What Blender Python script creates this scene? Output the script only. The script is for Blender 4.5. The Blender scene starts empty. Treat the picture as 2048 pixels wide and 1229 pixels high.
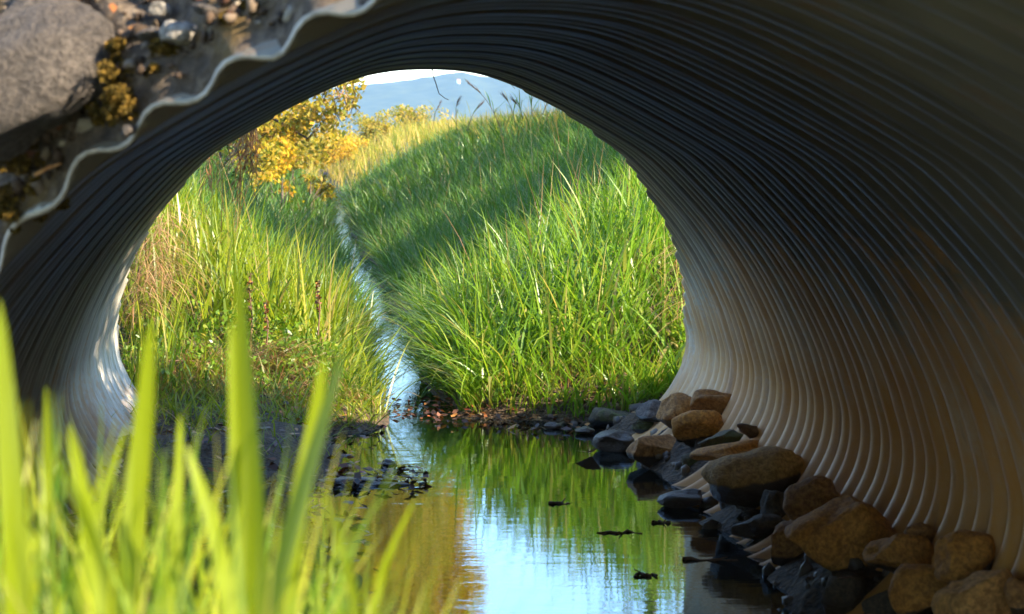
import bpy, math, random
import numpy as np
from mathutils import Vector, noise as mnoise
sc = bpy.context.scene
COL = sc.collection
RS = np.random.RandomState
R = math.radians

# ------------------------------------------------------------------ camera geometry
F, XV, YV, CZ = 4700.0, 615.0, 280.0, 1.283      # focal length in photo pixels, axis point of the pipe, eye height over the water
def at(px, py, d):
    return Vector(((px-XV)*d/F, d, CZ+(YV-py)*d/F))
cam = bpy.data.cameras.new('camera'); camo = bpy.data.objects.new('camera', cam); COL.objects.link(camo)
camo.location = (0, 0, CZ); camo.rotation_euler = (R(90), 0, 0)
cam.sensor_width = 36; cam.lens = 36*F/2048
cam.shift_x = (1024-XV)/2048; cam.shift_y = -(614.5-YV)/2048
cam.clip_start = 0.05; cam.clip_end = 6000
cam.dof.use_dof = True; cam.dof.focus_distance = 11.6; cam.dof.aperture_fstop = 8.5
sc.camera = camo
sc.render.resolution_x = 1024; sc.render.resolution_y = 614
sc.render.engine = 'CYCLES'
sc.cycles.use_denoising = True
sc.cycles.max_bounces = 10; sc.cycles.diffuse_bounces = 5; sc.cycles.glossy_bounces = 4
sc.cycles.transmission_bounces = 5; sc.cycles.volume_bounces = 1; sc.cycles.transparent_max_bounces = 8
sc.cycles.sample_clamp_indirect = 6.0
sc.view_settings.view_transform = 'Standard'; sc.view_settings.look = 'None'
sc.view_settings.exposure = 2.45; sc.view_settings.gamma = 1

# ------------------------------------------------------------------ light
SUN_EL, SUN_AZ = 30.0, 129.0                       # azimuth clockwise from +Y (the view direction)
w = bpy.data.worlds.new('World'); sc.world = w; w.use_nodes = True
nt = w.node_tree
sky = nt.nodes.new('ShaderNodeTexSky'); sky.sky_type = 'NISHITA'; sky.sun_disc = False
sky.sun_elevation = R(SUN_EL); sky.sun_rotation = R(SUN_AZ); sky.air_density = 1.0; sky.dust_density = .1; sky.ozone_density = 3.0
bg = nt.nodes['Background']; bg.inputs['Strength'].default_value = 0.135
nt.links.new(sky.outputs[0], bg.inputs['Color'])
sun = bpy.data.lights.new('sun', 'SUN'); suno = bpy.data.objects.new('sun', sun); COL.objects.link(suno)
sun.energy = 4.2; sun.angle = R(0.55); sun.color = (1.0, 0.86, 0.66)
tosun = Vector((math.sin(R(SUN_AZ))*math.cos(R(SUN_EL)), math.cos(R(SUN_AZ))*math.cos(R(SUN_EL)), math.sin(R(SUN_EL))))
suno.rotation_euler = tosun.to_track_quat('Z', 'Y').to_euler()

# ------------------------------------------------------------------ object helpers
def tag(o, label=None, cat=None, group=None, kind=None):
    if label: o['label'] = label
    if cat: o['category'] = cat
    if group: o['group'] = group
    if kind: o['kind'] = kind
    return o
def link(name, me, mat=None, parent=None, loc=(0, 0, 0), smooth=True):
    o = bpy.data.objects.new(name, me); COL.objects.link(o); o.location = loc
    if mat: me.materials.append(mat)
    if parent: o.parent = parent
    if smooth and len(me.polygons):
        me.polygons.foreach_set('use_smooth', [True]*len(me.polygons))
    return o
def mesh(name, v, f):
    me = bpy.data.meshes.new(name)
    v = np.asarray(v, dtype=np.float32); f = np.asarray(f, dtype=np.int32)
    n, k = f.shape
    me.vertices.add(len(v)); me.vertices.foreach_set('co', v.ravel())
    me.loops.add(n*k); me.loops.foreach_set('vertex_index', f.ravel())
    me.polygons.add(n); me.polygons.foreach_set('loop_start', np.arange(0, n*k, k, dtype=np.int32))
    me.update(calc_edges=True); me.validate()
    return me
def empty(name, loc, label, cat, group=None):
    o = bpy.data.objects.new(name, None); COL.objects.link(o); o.location = loc; o.empty_display_size = .05
    return tag(o, label, cat, group)
def grid_faces(nu, nv, wrap=False):
    i = np.arange(nu-(0 if wrap else 1))[:, None]; j = np.arange(nv-1)[None, :]
    i2 = (i+1) % nu
    return np.stack([i*nv+j, i2*nv+j, i2*nv+j+1, i*nv+j+1], -1).reshape(-1, 4)
_lat = RS(7).rand(64, 64, 64).astype(np.float32)
def vnoise(p):                                    # smooth value noise of an (n,3) array, -1..1
    p = np.asarray(p, dtype=np.float64); i = np.floor(p).astype(int); f = p-i; f = f*f*(3-2*f); i &= 63; j = (i+1) & 63
    g = lambda a, b, c: _lat[a, b, c]
    x0, y0, z0 = i.T; x1, y1, z1 = j.T; fx, fy, fz = f.T
    a = g(x0, y0, z0)*(1-fx)+g(x1, y0, z0)*fx; b = g(x0, y1, z0)*(1-fx)+g(x1, y1, z0)*fx
    c = g(x0, y0, z1)*(1-fx)+g(x1, y0, z1)*fx; d = g(x0, y1, z1)*(1-fx)+g(x1, y1, z1)*fx
    return ((a*(1-fy)+b*fy)*(1-fz)+(c*(1-fy)+d*fy)*fz)*2-1
def fbm(p, o=4):
    p = np.asarray(p, dtype=np.float64); s = 0; a = 1.0
    for k in range(o): s = s+a*vnoise(p*2**k+k*13.7); a *= .5
    return s

# ------------------------------------------------------------------ material helpers
def newmat(name):
    m = bpy.data.materials.new(name); m.use_nodes = True; n = m.node_tree
    for x in list(n.nodes): n.nodes.remove(x)
    out = n.nodes.new('ShaderNodeOutputMaterial')
    return m, n, out
def node(n, t, **kw):
    x = n.nodes.new('ShaderNode'+t)
    for k, v in kw.items():
        if k in ('inp',):
            for a, b in v.items(): x.inputs[a].default_value = b
        else: setattr(x, k, v)
    return x
def ramp(n, fac, stops, interp='LINEAR'):
    r = n.nodes.new('ShaderNodeValToRGB'); r.color_ramp.interpolation = interp
    e = r.color_ramp.elements
    while len(e) < len(stops): e.new(.5)
    for k, (p, c) in enumerate(stops):
        e[k].position = p; e[k].color = (c[0], c[1], c[2], 1) if not isinstance(c, float) else (c, c, c, 1)
    n.links.new(fac, r.inputs[0]); return r.outputs[0]
def mixc(n, fac, a, b, mode='MIX'):
    m = n.nodes.new('ShaderNodeMix'); m.data_type = 'RGBA'; m.blend_type = mode
    for s, v in ((0, fac), (6, a), (7, b)):
        if hasattr(v, 'links'): n.links.new(v, m.inputs[s])
        elif s == 0: m.inputs[0].default_value = v
        else: m.inputs[s].default_value = (v[0], v[1], v[2], 1)
    return m.outputs[2]
def math_(n, op, a, b=0.0, clamp=False):
    m = n.nodes.new('ShaderNodeMath'); m.operation = op; m.use_clamp = clamp
    for s, v in ((0, a), (1, b)):
        if hasattr(v, 'links'): n.links.new(v, m.inputs[s])
        else: m.inputs[s].default_value = v
    return m.outputs[0]
def noise_(n, vec, scale, detail=4, rough=.55):
    x = n.nodes.new('ShaderNodeTexNoise'); x.inputs['Scale'].default_value = scale; x.inputs['Detail'].default_value = detail
    x.inputs['Roughness'].default_value = rough
    if vec: n.links.new(vec, x.inputs['Vector'])
    return x.outputs['Fac']
def bump_(n, h, strength, dist):
    b = n.nodes.new('ShaderNodeBump'); b.inputs['Strength'].default_value = strength; b.inputs['Distance'].default_value = dist
    n.links.new(h, b.inputs['Height']); return b.outputs[0]
def leaf_mat(name, stops, transl=.45, rough=.4, spec=.35, tstops=None):
    """thin leaves and blades: every blade takes its own colour, light passes through"""
    m, n, out = newmat(name)
    g = node(n, 'NewGeometry'); c = ramp(n, g.outputs['Random Per Island'], stops)
    p = node(n, 'BsdfPrincipled', inp={'Roughness': rough, 'Specular IOR Level': spec})
    n.links.new(c, p.inputs['Base Color'])
    t = node(n, 'BsdfTranslucent')
    tc = ramp(n, g.outputs['Random Per Island'], tstops) if tstops else mixc(n, 1.0, c, (1.5, 1.45, .7), 'MULTIPLY')
    n.links.new(tc, t.inputs['Color'])
    ms = node(n, 'MixShader'); ms.inputs[0].default_value = transl
    n.links.new(p.outputs[0], ms.inputs[1]); n.links.new(t.outputs[0], ms.inputs[2]); n.links.new(ms.outputs[0], out.inputs['Surface'])
    return m
def plain_mat(name, a, b, scale=20, rough=.8, bump=.3, bd=.01, spec=.3):
    m, n, out = newmat(name)
    tc = node(n, 'TexCoord').outputs['Object']
    f = noise_(n, tc, scale, 6)
    p = node(n, 'BsdfPrincipled', inp={'Roughness': rough, 'Specular IOR Level': spec})
    n.links.new(ramp(n, f, [(.3, a), (.7, b)]), p.inputs['Base Color'])
    if bump: n.links.new(bump_(n, noise_(n, tc, scale*2.5, 6), bump, bd), p.inputs['Normal'])
    n.links.new(p.outputs[0], out.inputs['Surface']); return m

G_NEAR = leaf_mat('meadow_grass', [(0, (.075, .15, .012)), (.45, (.13, .24, .018)), (.8, (.2, .29, .024)), (.93, (.25, .26, .04)), (1, (.32, .25, .09))], .5, .35, .4)
G_SUN = leaf_mat('sunlit_grass', [(0, (.09, .14, .01)), (.45, (.16, .22, .012)), (.8, (.23, .27, .018)), (.92, (.3, .28, .04)), (1, (.34, .25, .09))], .5, .35, .4)  # yellower copy of the meadow grass, sunlight put into its colour
G_MID = leaf_mat('bank_grass', [(0, (.05, .12, .012)), (.5, (.07, .16, .018)), (.85, (.11, .19, .03)), (1, (.26, .23, .1))], .45, .4, .4)
G_FORE = leaf_mat('broad_grass', [(0, (.04, .1, .012)), (.35, (.1, .19, .01)), (.7, (.26, .29, .006)), (.9, (.32, .32, .02)), (1, (.36, .3, .12))], .5, .4, .25)
def streak(m):
    n = m.node_tree; tr = [x for x in n.nodes if x.type == 'BSDF_TRANSLUCENT'][0]; pr = [x for x in n.nodes if x.type == 'BSDF_PRINCIPLED'][0]
    mp = node(n, 'Mapping'); mp.inputs['Scale'].default_value = (90, 90, 3); n.links.new(node(n, 'TexCoord').outputs['Object'], mp.inputs['Vector'])
    f = noise_(n, mp.outputs[0], 1, 4)
    for sock in (tr.inputs['Color'], pr.inputs['Base Color']):
        src = sock.links[0].from_socket; n.links.new(mixc(n, ramp(n, f, [(.46, 0.0), (.66, .5)]), src, (.3, .36, .07)), sock)
streak(G_FORE)
G_DRY = leaf_mat('dry_grass', [(0, (.16, .08, .035)), (.5, (.3, .16, .07)), (1, (.42, .28, .14))], .25, .6, .2)
G_REED = leaf_mat('autumn_reed', [(0, (.12, .16, .02)), (.4, (.26, .25, .03)), (.75, (.36, .25, .05)), (1, (.42, .28, .1))], .45, .55, .2)
LEAF_YEL = leaf_mat('yellow_leaf', [(0, (.1, .13, .015)), (.4, (.25, .23, .02)), (.75, (.38, .27, .03)), (1, (.42, .27, .07))], .5, .5, .25)
LEAF_GOLD = leaf_mat('golden_leaf', [(0, (.22, .2, .015)), (.4, (.42, .32, .02)), (.75, (.56, .36, .03)), (1, (.5, .25, .05))], .5, .5, .2)
LEAF_GRN = leaf_mat('green_leaf', [(0, (.03, .06, .012)), (.5, (.06, .09, .015)), (.9, (.13, .13, .02)), (1, (.3, .2, .04))], .4, .45, .3)
LITTER = leaf_mat('fallen_leaf', [(0, (.02, .01, .006)), (.45, (.07, .026, .01)), (.75, (.2, .06, .014)), (.93, (.34, .16, .035)), (1, (.24, .02, .015))], .1, .5, .4)
BARK = plain_mat('bark', (.05, .04, .03), (.13, .1, .075), 14, .9, .8, .03)
TWIG = plain_mat('twig_bark', (.07, .04, .025), (.16, .09, .05), 40, .8, .3, .003)
VINE = plain_mat('dead_vine', (.3, .12, .035), (.55, .28, .1), 60, .7, .2, .002)

# ------------------------------------------------------------------ pipe profile (photo pixels at 10.4 m, 452 px per metre)
PX = 10.4/F
CX, CZS = 184*PX, CZ-388*PX                       # pipe axis and its springline height
_h = np.array([507, 504, 491, 448, 385, 354, 278, 220, 166, 100, 45, 0, -50, -90, -120, -150, -175, -200, -228, -248, -255.])
_w = np.array([0, 60, 118, 214, 326, 366, 438, 482, 514, 545, 562, 574, 568, 549, 530, 503, 474, 432, 335, 170, 0.])
def profile(n):
    """n points once around the pipe, from the bottom up the left wall, over the crown and down the right wall"""
    hh = np.concatenate([_h[::-1], _h[1:]]); ww = np.concatenate([-_w[::-1], _w[1:]])
    pts = np.stack([ww, hh], -1)[:-1]
    for _ in range(3):                            # Chaikin corner cutting keeps the outline smooth
        nx = np.roll(pts, -1, 0); pts = np.stack([.75*pts+.25*nx, .25*pts+.75*nx], 1).reshape(-1, 2)
    q = np.vstack([pts, pts[:1]]); s = np.concatenate([[0], np.cumsum(np.linalg.norm(np.diff(q, axis=0), axis=1))])
    u = np.linspace(0, s[-1], n, endpoint=False)
    x = np.interp(u, s, q[:, 0])*PX; z = np.interp(u, s, q[:, 1])*PX
    tx = np.roll(x, -1)-np.roll(x, 1); tz = np.roll(z, -1)-np.roll(z, 1); L = np.hypot(tx, tz)
    nx, nz = -tz/L, tx/L                          # travelling bottom, left, crown, right: the left normal points outwards
    return x, z, nx, nz, u/s[-1]
def d_near(x, z):
    return np.where(x < -.3, 3.087-.93*x, 3.177-.63*x-1.2*np.clip(x-.05, 0, .47))    # the road crosses at a slant
def d_far(x, z):
    return 10.42-2.09*np.clip(z-.03, 0, None)+.02*np.sin(x*9)+.012*np.sin(x*23+z*17)
PITCH, AMP, LEAD = .125, .0135, .5
def corr(d, u):
    ph = (d-LEAD*u)/PITCH
    c = np.cos(2*np.pi*ph)
    base = np.sign(c)*np.abs(c)**.85*AMP
    k = ph % 4.0                                  # lock seam: a small double fold every fourth rib
    seam = .005*np.exp(-((k-2.5)/.1)**2)
    return base-seam
NU, PER = 400, 10                                # sheet sampled along the folds, so every rib stays an unbroken line
x0, z0, nx0, nz0, u0 = profile(NU)
dn, df = d_near(x0, z0), d_far(x0, z0)
STEP = PITCH/PER; k0, k1 = int((dn.min()-LEAD)/STEP)-2, int(df.max()/STEP)+2
kk = np.arange(k0, k1); NV = len(kk)
raw = LEAD*u0[:, None]+kk[None, :]*STEP
d = np.clip(raw, dn[:, None], df[:, None])
off = corr(d, u0[:, None])+.006*vnoise(np.stack([np.repeat(u0*9, NV), d.ravel()*.55, np.zeros(d.size)], -1)).reshape(d.shape)
V = np.stack([CX+x0[:, None]+nx0[:, None]*off, d, CZS+z0[:, None]+nz0[:, None]*off], -1).reshape(-1, 3)
ii, jj = np.meshgrid(np.arange(NU), np.arange(NV-1), indexing='ij')
i2 = (ii+1) % NU; j2 = jj+np.where(ii == NU-1, int(round(LEAD/STEP)), 0)
ok = j2+1 < NV; ii, jj, i2, j2 = ii[ok], jj[ok], i2[ok], j2[ok]
inside = lambda a, b: (raw[a, b] > dn[a]) & (raw[a, b] < df[a])
ok = inside(ii, jj) | inside(i2, j2) | inside(ii, jj+1) | inside(i2, j2+1)
ii, jj, i2, j2 = ii[ok], jj[ok], i2[ok], j2[ok]
FP = np.stack([ii*NV+jj, i2*NV+j2, i2*NV+j2+1, ii*NV+jj+1], -1)
used, inv = np.unique(FP, return_inverse=True); V = V[used]; FP = inv.reshape(-1, 4)
import bmesh
pm = mesh('culvert_pipe', V, FP)
bm = bmesh.new(); bm.from_mesh(pm); bmesh.ops.remove_doubles(bm, verts=bm.verts, dist=1e-5); bm.to_mesh(pm); bm.free()
steel, n, out = newmat('galvanised_steel')
tc = node(n, 'TexCoord').outputs['Object']
sep = node(n, 'SeparateXYZ'); n.links.new(tc, sep.inputs[0])
mp = node(n, 'Mapping'); mp.inputs['Scale'].default_value = (1, 5.0, .7); n.links.new(tc, mp.inputs['Vector'])
n1 = noise_(n, tc, 2.3, 5); n2 = noise_(n, mp.outputs[0], 5, 6, .65); n3 = noise_(n, tc, 60, 3)
zinc = ramp(n, n2, [(.25, (.26, .26, .23)), (.45, (.5, .5, .47)), (.7, (.72, .72, .7))])
# crown darkened in colour to imitate shade, zinc paler below; the line between is ragged
shade_z = math_(n, 'ADD', sep.outputs['Z'], math_(n, 'MULTIPLY', math_(n, 'SUBTRACT', noise_(n, mp.outputs[0], 2.2, 5), .5), .9))
crown_shade = ramp(n, shade_z, [(.62, 0.0), (1.0, 1.0)])
zinc = mixc(n, crown_shade, zinc, mixc(n, n2, (.14, .133, .105), (.3, .29, .25)))
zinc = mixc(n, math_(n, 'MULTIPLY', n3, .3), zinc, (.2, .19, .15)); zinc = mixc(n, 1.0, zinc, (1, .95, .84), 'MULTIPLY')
# old flood and rust staining: strongest low on the wall, ragged upper edge, running along the folds
hz = math_(n, 'ADD', sep.outputs['Z'], math_(n, 'MULTIPLY', math_(n, 'SUBTRACT', n2, .5), .9))
hz = math_(n, 'ADD', hz, math_(n, 'MULTIPLY', math_(n, 'SUBTRACT', n1, .5), .6)); hz = math_(n, 'ADD', hz, math_(n, 'MULTIPLY', math_(n, 'SUBTRACT', n3, .5), .5))
hz = math_(n, 'ADD', hz, ramp(n, math_(n, 'ADD', math_(n, 'MULTIPLY', sep.outputs['X'], .3), .5), [(.4, .45), (.6, 0.0)]))
mr = node(n, 'MapRange', inp={'From Min': 8.2, 'From Max': 10.4, 'To Min': 0.0, 'To Max': .42}); n.links.new(sep.outputs['Y'], mr.inputs['Value'])
hz = math_(n, 'ADD', hz, mr.outputs[0])
st = ramp(n, hz, [(.15, 1.0), (.5, .85), (.85, .5), (1.15, .05)])
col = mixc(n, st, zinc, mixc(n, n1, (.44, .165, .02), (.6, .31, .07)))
rust = ramp(n, n2, [(.58, 0.0), (.66, 1.0)])
col = mixc(n, math_(n, 'MULTIPLY', rust, .45), col, (.24, .12, .05))
p = node(n, 'BsdfPrincipled', inp={'Roughness': .5})
n.links.new(col, p.inputs['Base Color']); n.links.new(math_(n, 'MULTIPLY', ramp(n, crown_shade, [(0, .35), (1, .65)]), ramp(n, st, [(0, 1.0), (1, .15)])), p.inputs['Metallic'])
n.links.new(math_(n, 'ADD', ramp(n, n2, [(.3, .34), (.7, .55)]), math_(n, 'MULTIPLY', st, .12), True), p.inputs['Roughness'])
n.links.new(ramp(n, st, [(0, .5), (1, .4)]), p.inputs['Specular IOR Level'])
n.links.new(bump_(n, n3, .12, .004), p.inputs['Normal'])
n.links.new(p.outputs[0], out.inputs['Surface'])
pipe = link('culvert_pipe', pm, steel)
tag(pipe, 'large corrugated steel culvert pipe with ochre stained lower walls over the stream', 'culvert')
so = pipe.modifiers.new('sheet', 'SOLIDIFY'); so.thickness = .009; so.offset = 1; so.use_rim = True; so.material_offset_rim = 1
pipe.data.materials.append(plain_mat('worn_zinc_edge', (.3, .26, .21), (.5, .45, .38), 30, .6, .1, .002))

# ------------------------------------------------------------------ ground
def sstep(a, b, x):
    q = np.clip((x-a)/(b-a), 0, 1); return q*q*(3-2*q)
def smin(a, b, k):
    hh = np.clip(.5+.5*(b-a)/k, 0, 1); return b*(1-hh)+a*hh-k*hh*(1-hh)
def terrain(x, d, rough=True):
    x = np.asarray(x, float); d = np.asarray(d, float)
    wig = .05*np.sin(d*.9)+.04*np.sin(d*2.3+1)+.1*np.sin(d*.17)*sstep(18, 40, d)
    closed = sstep(88, 110, d)
    ri = smin(x-(.68+wig), (d-10.72+.12*np.sin(x*6))*1.0, .15)
    le = smin((.36+wig)-x, (d-10.35+.1*np.sin(x*8))*.55, .2)
    zr = smin(.56*ri, np.full_like(ri, 1.28), .25)
    zl = smin(.62*le, np.full_like(le, 1.0), .25)
    zr = np.where(ri < 0, np.maximum(ri*.9, -.12), zr); zl = np.where(le < 0, np.maximum(le*.9, -.12), zl)
    z = np.maximum(zr, zl)
    # sediment bar along the left wall inside the pipe, thin gravel shelf along the right
    bar = .10-.16*sstep(-.15, .22+.12*np.sin(d*2.1), x)
    z = np.where((d < 11.2) & (d > 3.9), np.maximum(z, bar), z)
    shelf = -.10+.2*sstep(1.2, 1.56, x+.05*np.sin(d*5)+.03*np.sin(d*13))
    z = np.where((d < 10.9) & (d > 3.9), np.maximum(z, shelf), z)
    # foot of the far embankment on both sides of the pipe mouth
    side = sstep(1.24, 1.42, np.abs(x-CX))
    z = np.where(side > 0, np.maximum(z, -.12+side*(.12+np.clip(.47-(d-10.4)/2.09, -.3, .47))), z)
    # bank under the camera, left of the pool
    near = (1-sstep(2.6, 3.7, d))*.56*(1-sstep(.15, .75, x-.12*d))
    near = np.maximum(near, (1-sstep(2.6, 3.7, d))*.5*sstep(1.9, 2.6, x))
    z = np.where(d < 3.9, np.maximum(near-.1, -.12), z)
    z = z*(1-closed)+1.0*closed
    if rough:
        q = np.stack([x.ravel(), d.ravel(), np.zeros(x.size)], -1)
        z = z+((.035*fbm(q*2.2, 3)+.012*fbm(q*11, 3))*np.exp(-np.abs(d.ravel())*.01)).reshape(x.shape)*np.where(z > .02, 1, .35)
    return z
def graded(lo, hi, step, first, last, g):
    a = list(np.arange(lo, hi, step)); s = step
    while a[-1] < last: s *= g; a.append(a[-1]+s)
    s = step; pre = []
    v = lo
    while v > first: s *= g; v -= s; pre.append(v)
    return np.array(pre[::-1]+a)
gx = graded(-2.2, 4.2, .045, -900, 900, 1.22); gd = graded(2.0, 15, .06, -60, 1500, 1.055)
XX, DD = np.meshgrid(gx, gd, indexing='ij')
V = np.stack([XX, DD, terrain(XX, DD)], -1).reshape(-1, 3)
earth, n, out = newmat('earth')
tc = node(n, 'TexCoord').outputs['Object']
f1 = noise_(n, tc, 3, 6); f2 = noise_(n, tc, 45, 6)
sep = node(n, 'SeparateXYZ'); n.links.new(tc, sep.inputs[0])
soil = ramp(n, f2, [(.3, (.024, .015, .008)), (.5, (.07, .042, .02)), (.7, (.15, .09, .042))])
turf = ramp(n, f1, [(.3, (.03, .055, .012)), (.7, (.06, .085, .02))])
ms = ramp(n, math_(n, 'ADD', sep.outputs['Z'], math_(n, 'MULTIPLY', f1, .4)), [(.35, 0.0), (.6, 1.0)])
p = node(n, 'BsdfPrincipled', inp={'Roughness': .85})
n.links.new(mixc(n, ms, soil, turf), p.inputs['Base Color'])
n.links.new(bump_(n, f2, .9, .05), p.inputs['Normal'])
n.links.new(p.outputs[0], out.inputs['Surface'])
tag(link('ground', mesh('ground', V, grid_faces(len(gx), len(gd))), earth), kind='structure')

# water
wat, n, out = newmat('stream_water')
tc = node(n, 'TexCoord').outputs['Object']
mp = node(n, 'Mapping'); mp.inputs['Scale'].default_value = (2.2, 8.0, 1); n.links.new(tc, mp.inputs['Vector'])
mp2 = node(n, 'Mapping'); mp2.inputs['Scale'].default_value = (14, 42, 1); n.links.new(tc, mp2.inputs['Vector'])
a = noise_(n, mp.outputs[0], 1.0, 2, .5); b = noise_(n, mp2.outputs[0], 1.0, 2, .5)
sep = node(n, 'SeparateXYZ'); n.links.new(tc, sep.inputs[0])
flow = ramp(n, math_(n, 'MULTIPLY', sep.outputs['Y'], 1/30.0), [(.33, .07), (.38, .2), (1, .2)])
hgt = math_(n, 'ADD', math_(n, 'MULTIPLY', a, .5), math_(n, 'MULTIPLY', b, .18))
bp = node(n, 'Bump'); bp.inputs['Distance'].default_value = .012
n.links.new(hgt, bp.inputs['Height']); n.links.new(math_(n, 'ADD', flow, .05), bp.inputs['Strength'])
p = node(n, 'BsdfPrincipled', inp={'Base Color': (.012, .012, .008, 1), 'Roughness': .015, 'IOR': 1.38})
n.links.new(bp.outputs[0], p.inputs['Normal'])
gl = node(n, 'BsdfGlossy', inp={'Roughness': .01, 'Color': (.38, .48, .58, 1)}); n.links.new(bp.outputs[0], gl.inputs['Normal'])
lw = node(n, 'LayerWeight', inp={'Blend': .5}); n.links.new(bp.outputs[0], lw.inputs['Normal'])
fac = ramp(n, lw.outputs['Facing'], [(.4, .02), (.72, .3), (.84, .62), (1, .95)])
mx = node(n, 'MixShader'); n.links.new(fac, mx.inputs[0]); n.links.new(p.outputs[0], mx.inputs[1]); n.links.new(gl.outputs[0], mx.inputs[2])
n.links.new(mx.outputs[0], out.inputs['Surface'])
wx, wd = np.array([-1.9, 0, 1, 3.2]), np.array([-4., 3, 6, 11, 20, 40, 87])
A, B = np.meshgrid(wx, wd, indexing='ij')
tag(link('water', mesh('water', np.stack([A, B, A*0], -1).reshape(-1, 3), grid_faces(4, 7)), wat), kind='structure')

# embankment: the bank round the near mouth, its crest and the bank round the far mouth
bank, n, out = newmat('stony_soil')
tc = node(n, 'TexCoord').outputs['Object']
f1 = noise_(n, tc, 6, 6); f2 = noise_(n, tc, 38, 7, .65)
vo = node(n, 'TexVoronoi'); vo.inputs['Scale'].default_value = 34; n.links.new(tc, vo.inputs['Vector'])
c = ramp(n, f2, [(.28, (.03, .02, .012)), (.5, (.1, .07, .045)), (.66, (.2, .15, .1)), (.8, (.33, .27, .2))])
c = mixc(n, ramp(n, f1, [(.5, 0.0), (.62, .75)]), c, mixc(n, f2, (.06, .035, .006), (.22, .13, .02)))
p = node(n, 'BsdfPrincipled', inp={'Roughness': .9}); n.links.new(c, p.inputs['Base Color'])
hh = math_(n, 'ADD', f2, math_(n, 'MULTIPLY', vo.outputs['Distance'], .6))
n.links.new(bump_(n, hh, .9, .03), p.inputs['Normal']); n.links.new(p.outputs[0], out.inputs['Surface'])
def embank(far):
    nr = 90; rr = np.concatenate([[0], .012*np.arange(1, 50), .6*1.06**np.arange(1, 41)])
    x, z, nx, nz, u = profile(400)
    keep = z+CZS > -.12; i0 = np.where(~keep)[0]
    order = np.arange(400); order = order[keep[order]]
    # start at the left foot, go over the crown, end at the right foot
    x, z, nx, nz, u = x[order], z[order], nx[order], nz[order], u[order]
    if far: dd0 = d_far(x, z)-.01
    else: dd0 = d_near(x, z)+.012
    e = .004 if not far else .0
    o = corr(dd0, u)+.006
    xe, ze = CX+x+nx*o, CZS+z+nz*o
    ang = np.arctan2(z+.15, x); dx, dz = np.cos(ang), np.sin(ang)
    X = xe[:, None]+dx[:, None]*rr; Z = ze[:, None]+dz[:, None]*rr
    rise = np.clip(Z-ze[:, None], 0, None)
    q = np.stack([X.ravel(), Z.ravel(), np.full(X.size, 3.3 if far else .2)], -1)
    nz_ = (fbm(q*4, 5)*.05).reshape(X.shape)*np.clip(rr/.08, 0, 1)
    if far:
        D = np.maximum(dd0[:, None]-2.0*rise+nz_*.8, 6.0); Z = np.minimum(Z, 2.2+nz_*.4)
    else:
        D = np.minimum(dd0[:, None]+1.15*rise+nz_, 6.05); Z = np.minimum(Z, 2.19+nz_*.4)
    if not far: global BANK; BANK = (X, D, Z, rr)
    return mesh('embankment', np.stack([X, D, Z], -1).reshape(-1, 3), grid_faces(len(x), len(rr)))
eo = link('embankment', embank(False), bank); tag(eo, kind='structure')
e2 = link('embankment', embank(True), earth); tag(e2, kind='structure')

# ------------------------------------------------------------------ haze and hill
def hill():
    xs = np.linspace(-420, 620, 210); ds = np.linspace(1040, 1330, 30)
    key_px = np.array([-900, 300, 560, 700, 760, 800, 850, 880, 895, 915, 935, 950, 975, 1010, 1060, 1150, 1400, 1900, 2900])
    key_y = np.array([215, 205, 190, 172, 166, 163, 159, 154, 149, 148, 152, 157, 160, 154, 148, 140, 150, 185, 215])
    X, D = np.meshgrid(xs, ds, indexing='ij')
    px = XV+X*F/1180.0
    top = CZ+(YV-np.interp(px, key_px, key_y))*1180/F
    prof = np.clip(1-np.abs(D-1180)/140.0, 0, 1)**.8
    q = np.stack([X.ravel()*.05, D.ravel()*.05, np.zeros(X.size)], -1)
    Z = .5+(top-.5)*prof+(fbm(q, 4).reshape(X.shape)*1.2)*prof*.5
    q2 = np.stack([X.ravel()*.35, D.ravel()*.3, np.ones(X.size)], -1)
    Z += np.abs(vnoise(q2)).reshape(X.shape)*1.1*prof
    return mesh('hill', np.stack([X, D, Z], -1).reshape(-1, 3), grid_faces(210, 30))
wood = plain_mat('hill_woods', (.02, .035, .018), (.05, .065, .03), .12, .9, 0)
tag(link('hill', hill(), wood), kind='structure')

def box_mesh(name, lo, hi):
    v = [(x, y, z) for x in (lo[0], hi[0]) for y in (lo[1], hi[1]) for z in (lo[2], hi[2])]
    f = [(0, 1, 3, 2), (4, 6, 7, 5), (0, 4, 5, 1), (2, 3, 7, 6), (0, 2, 6, 4), (1, 5, 7, 3)]
    return mesh(name, v, f)
def tube_mesh(name, pts, rad, k=6):
    pts = [Vector(p) for p in pts]; V = []; Fc = []
    if not hasattr(rad, '__len__'): rad = [rad]*len(pts)
    for i, pnt in enumerate(pts):
        tdir = (pts[min(i+1, len(pts)-1)]-pts[max(i-1, 0)]).normalized()
        a = tdir.cross(Vector((.31, .84, .44))).normalized(); b = tdir.cross(a)
        for j in range(k):
            an = 2*math.pi*j/k; V.append(pnt+(a*math.cos(an)+b*math.sin(an))*rad[i])
    for i in range(len(pts)-1):
        for j in range(k): Fc.append((i*k+j, i*k+(j+1) % k, (i+1)*k+(j+1) % k, (i+1)*k+j))
    return V, Fc
def merge(parts):
    V = []; Fc = []; o = 0
    for v, f in parts:
        v = np.asarray(v, dtype=np.float32).reshape(-1, 3); f = np.asarray(f, dtype=np.int32)
        V.append(v); Fc.append(f+o); o += len(v)
    return np.vstack(V), np.vstack(Fc)

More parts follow.
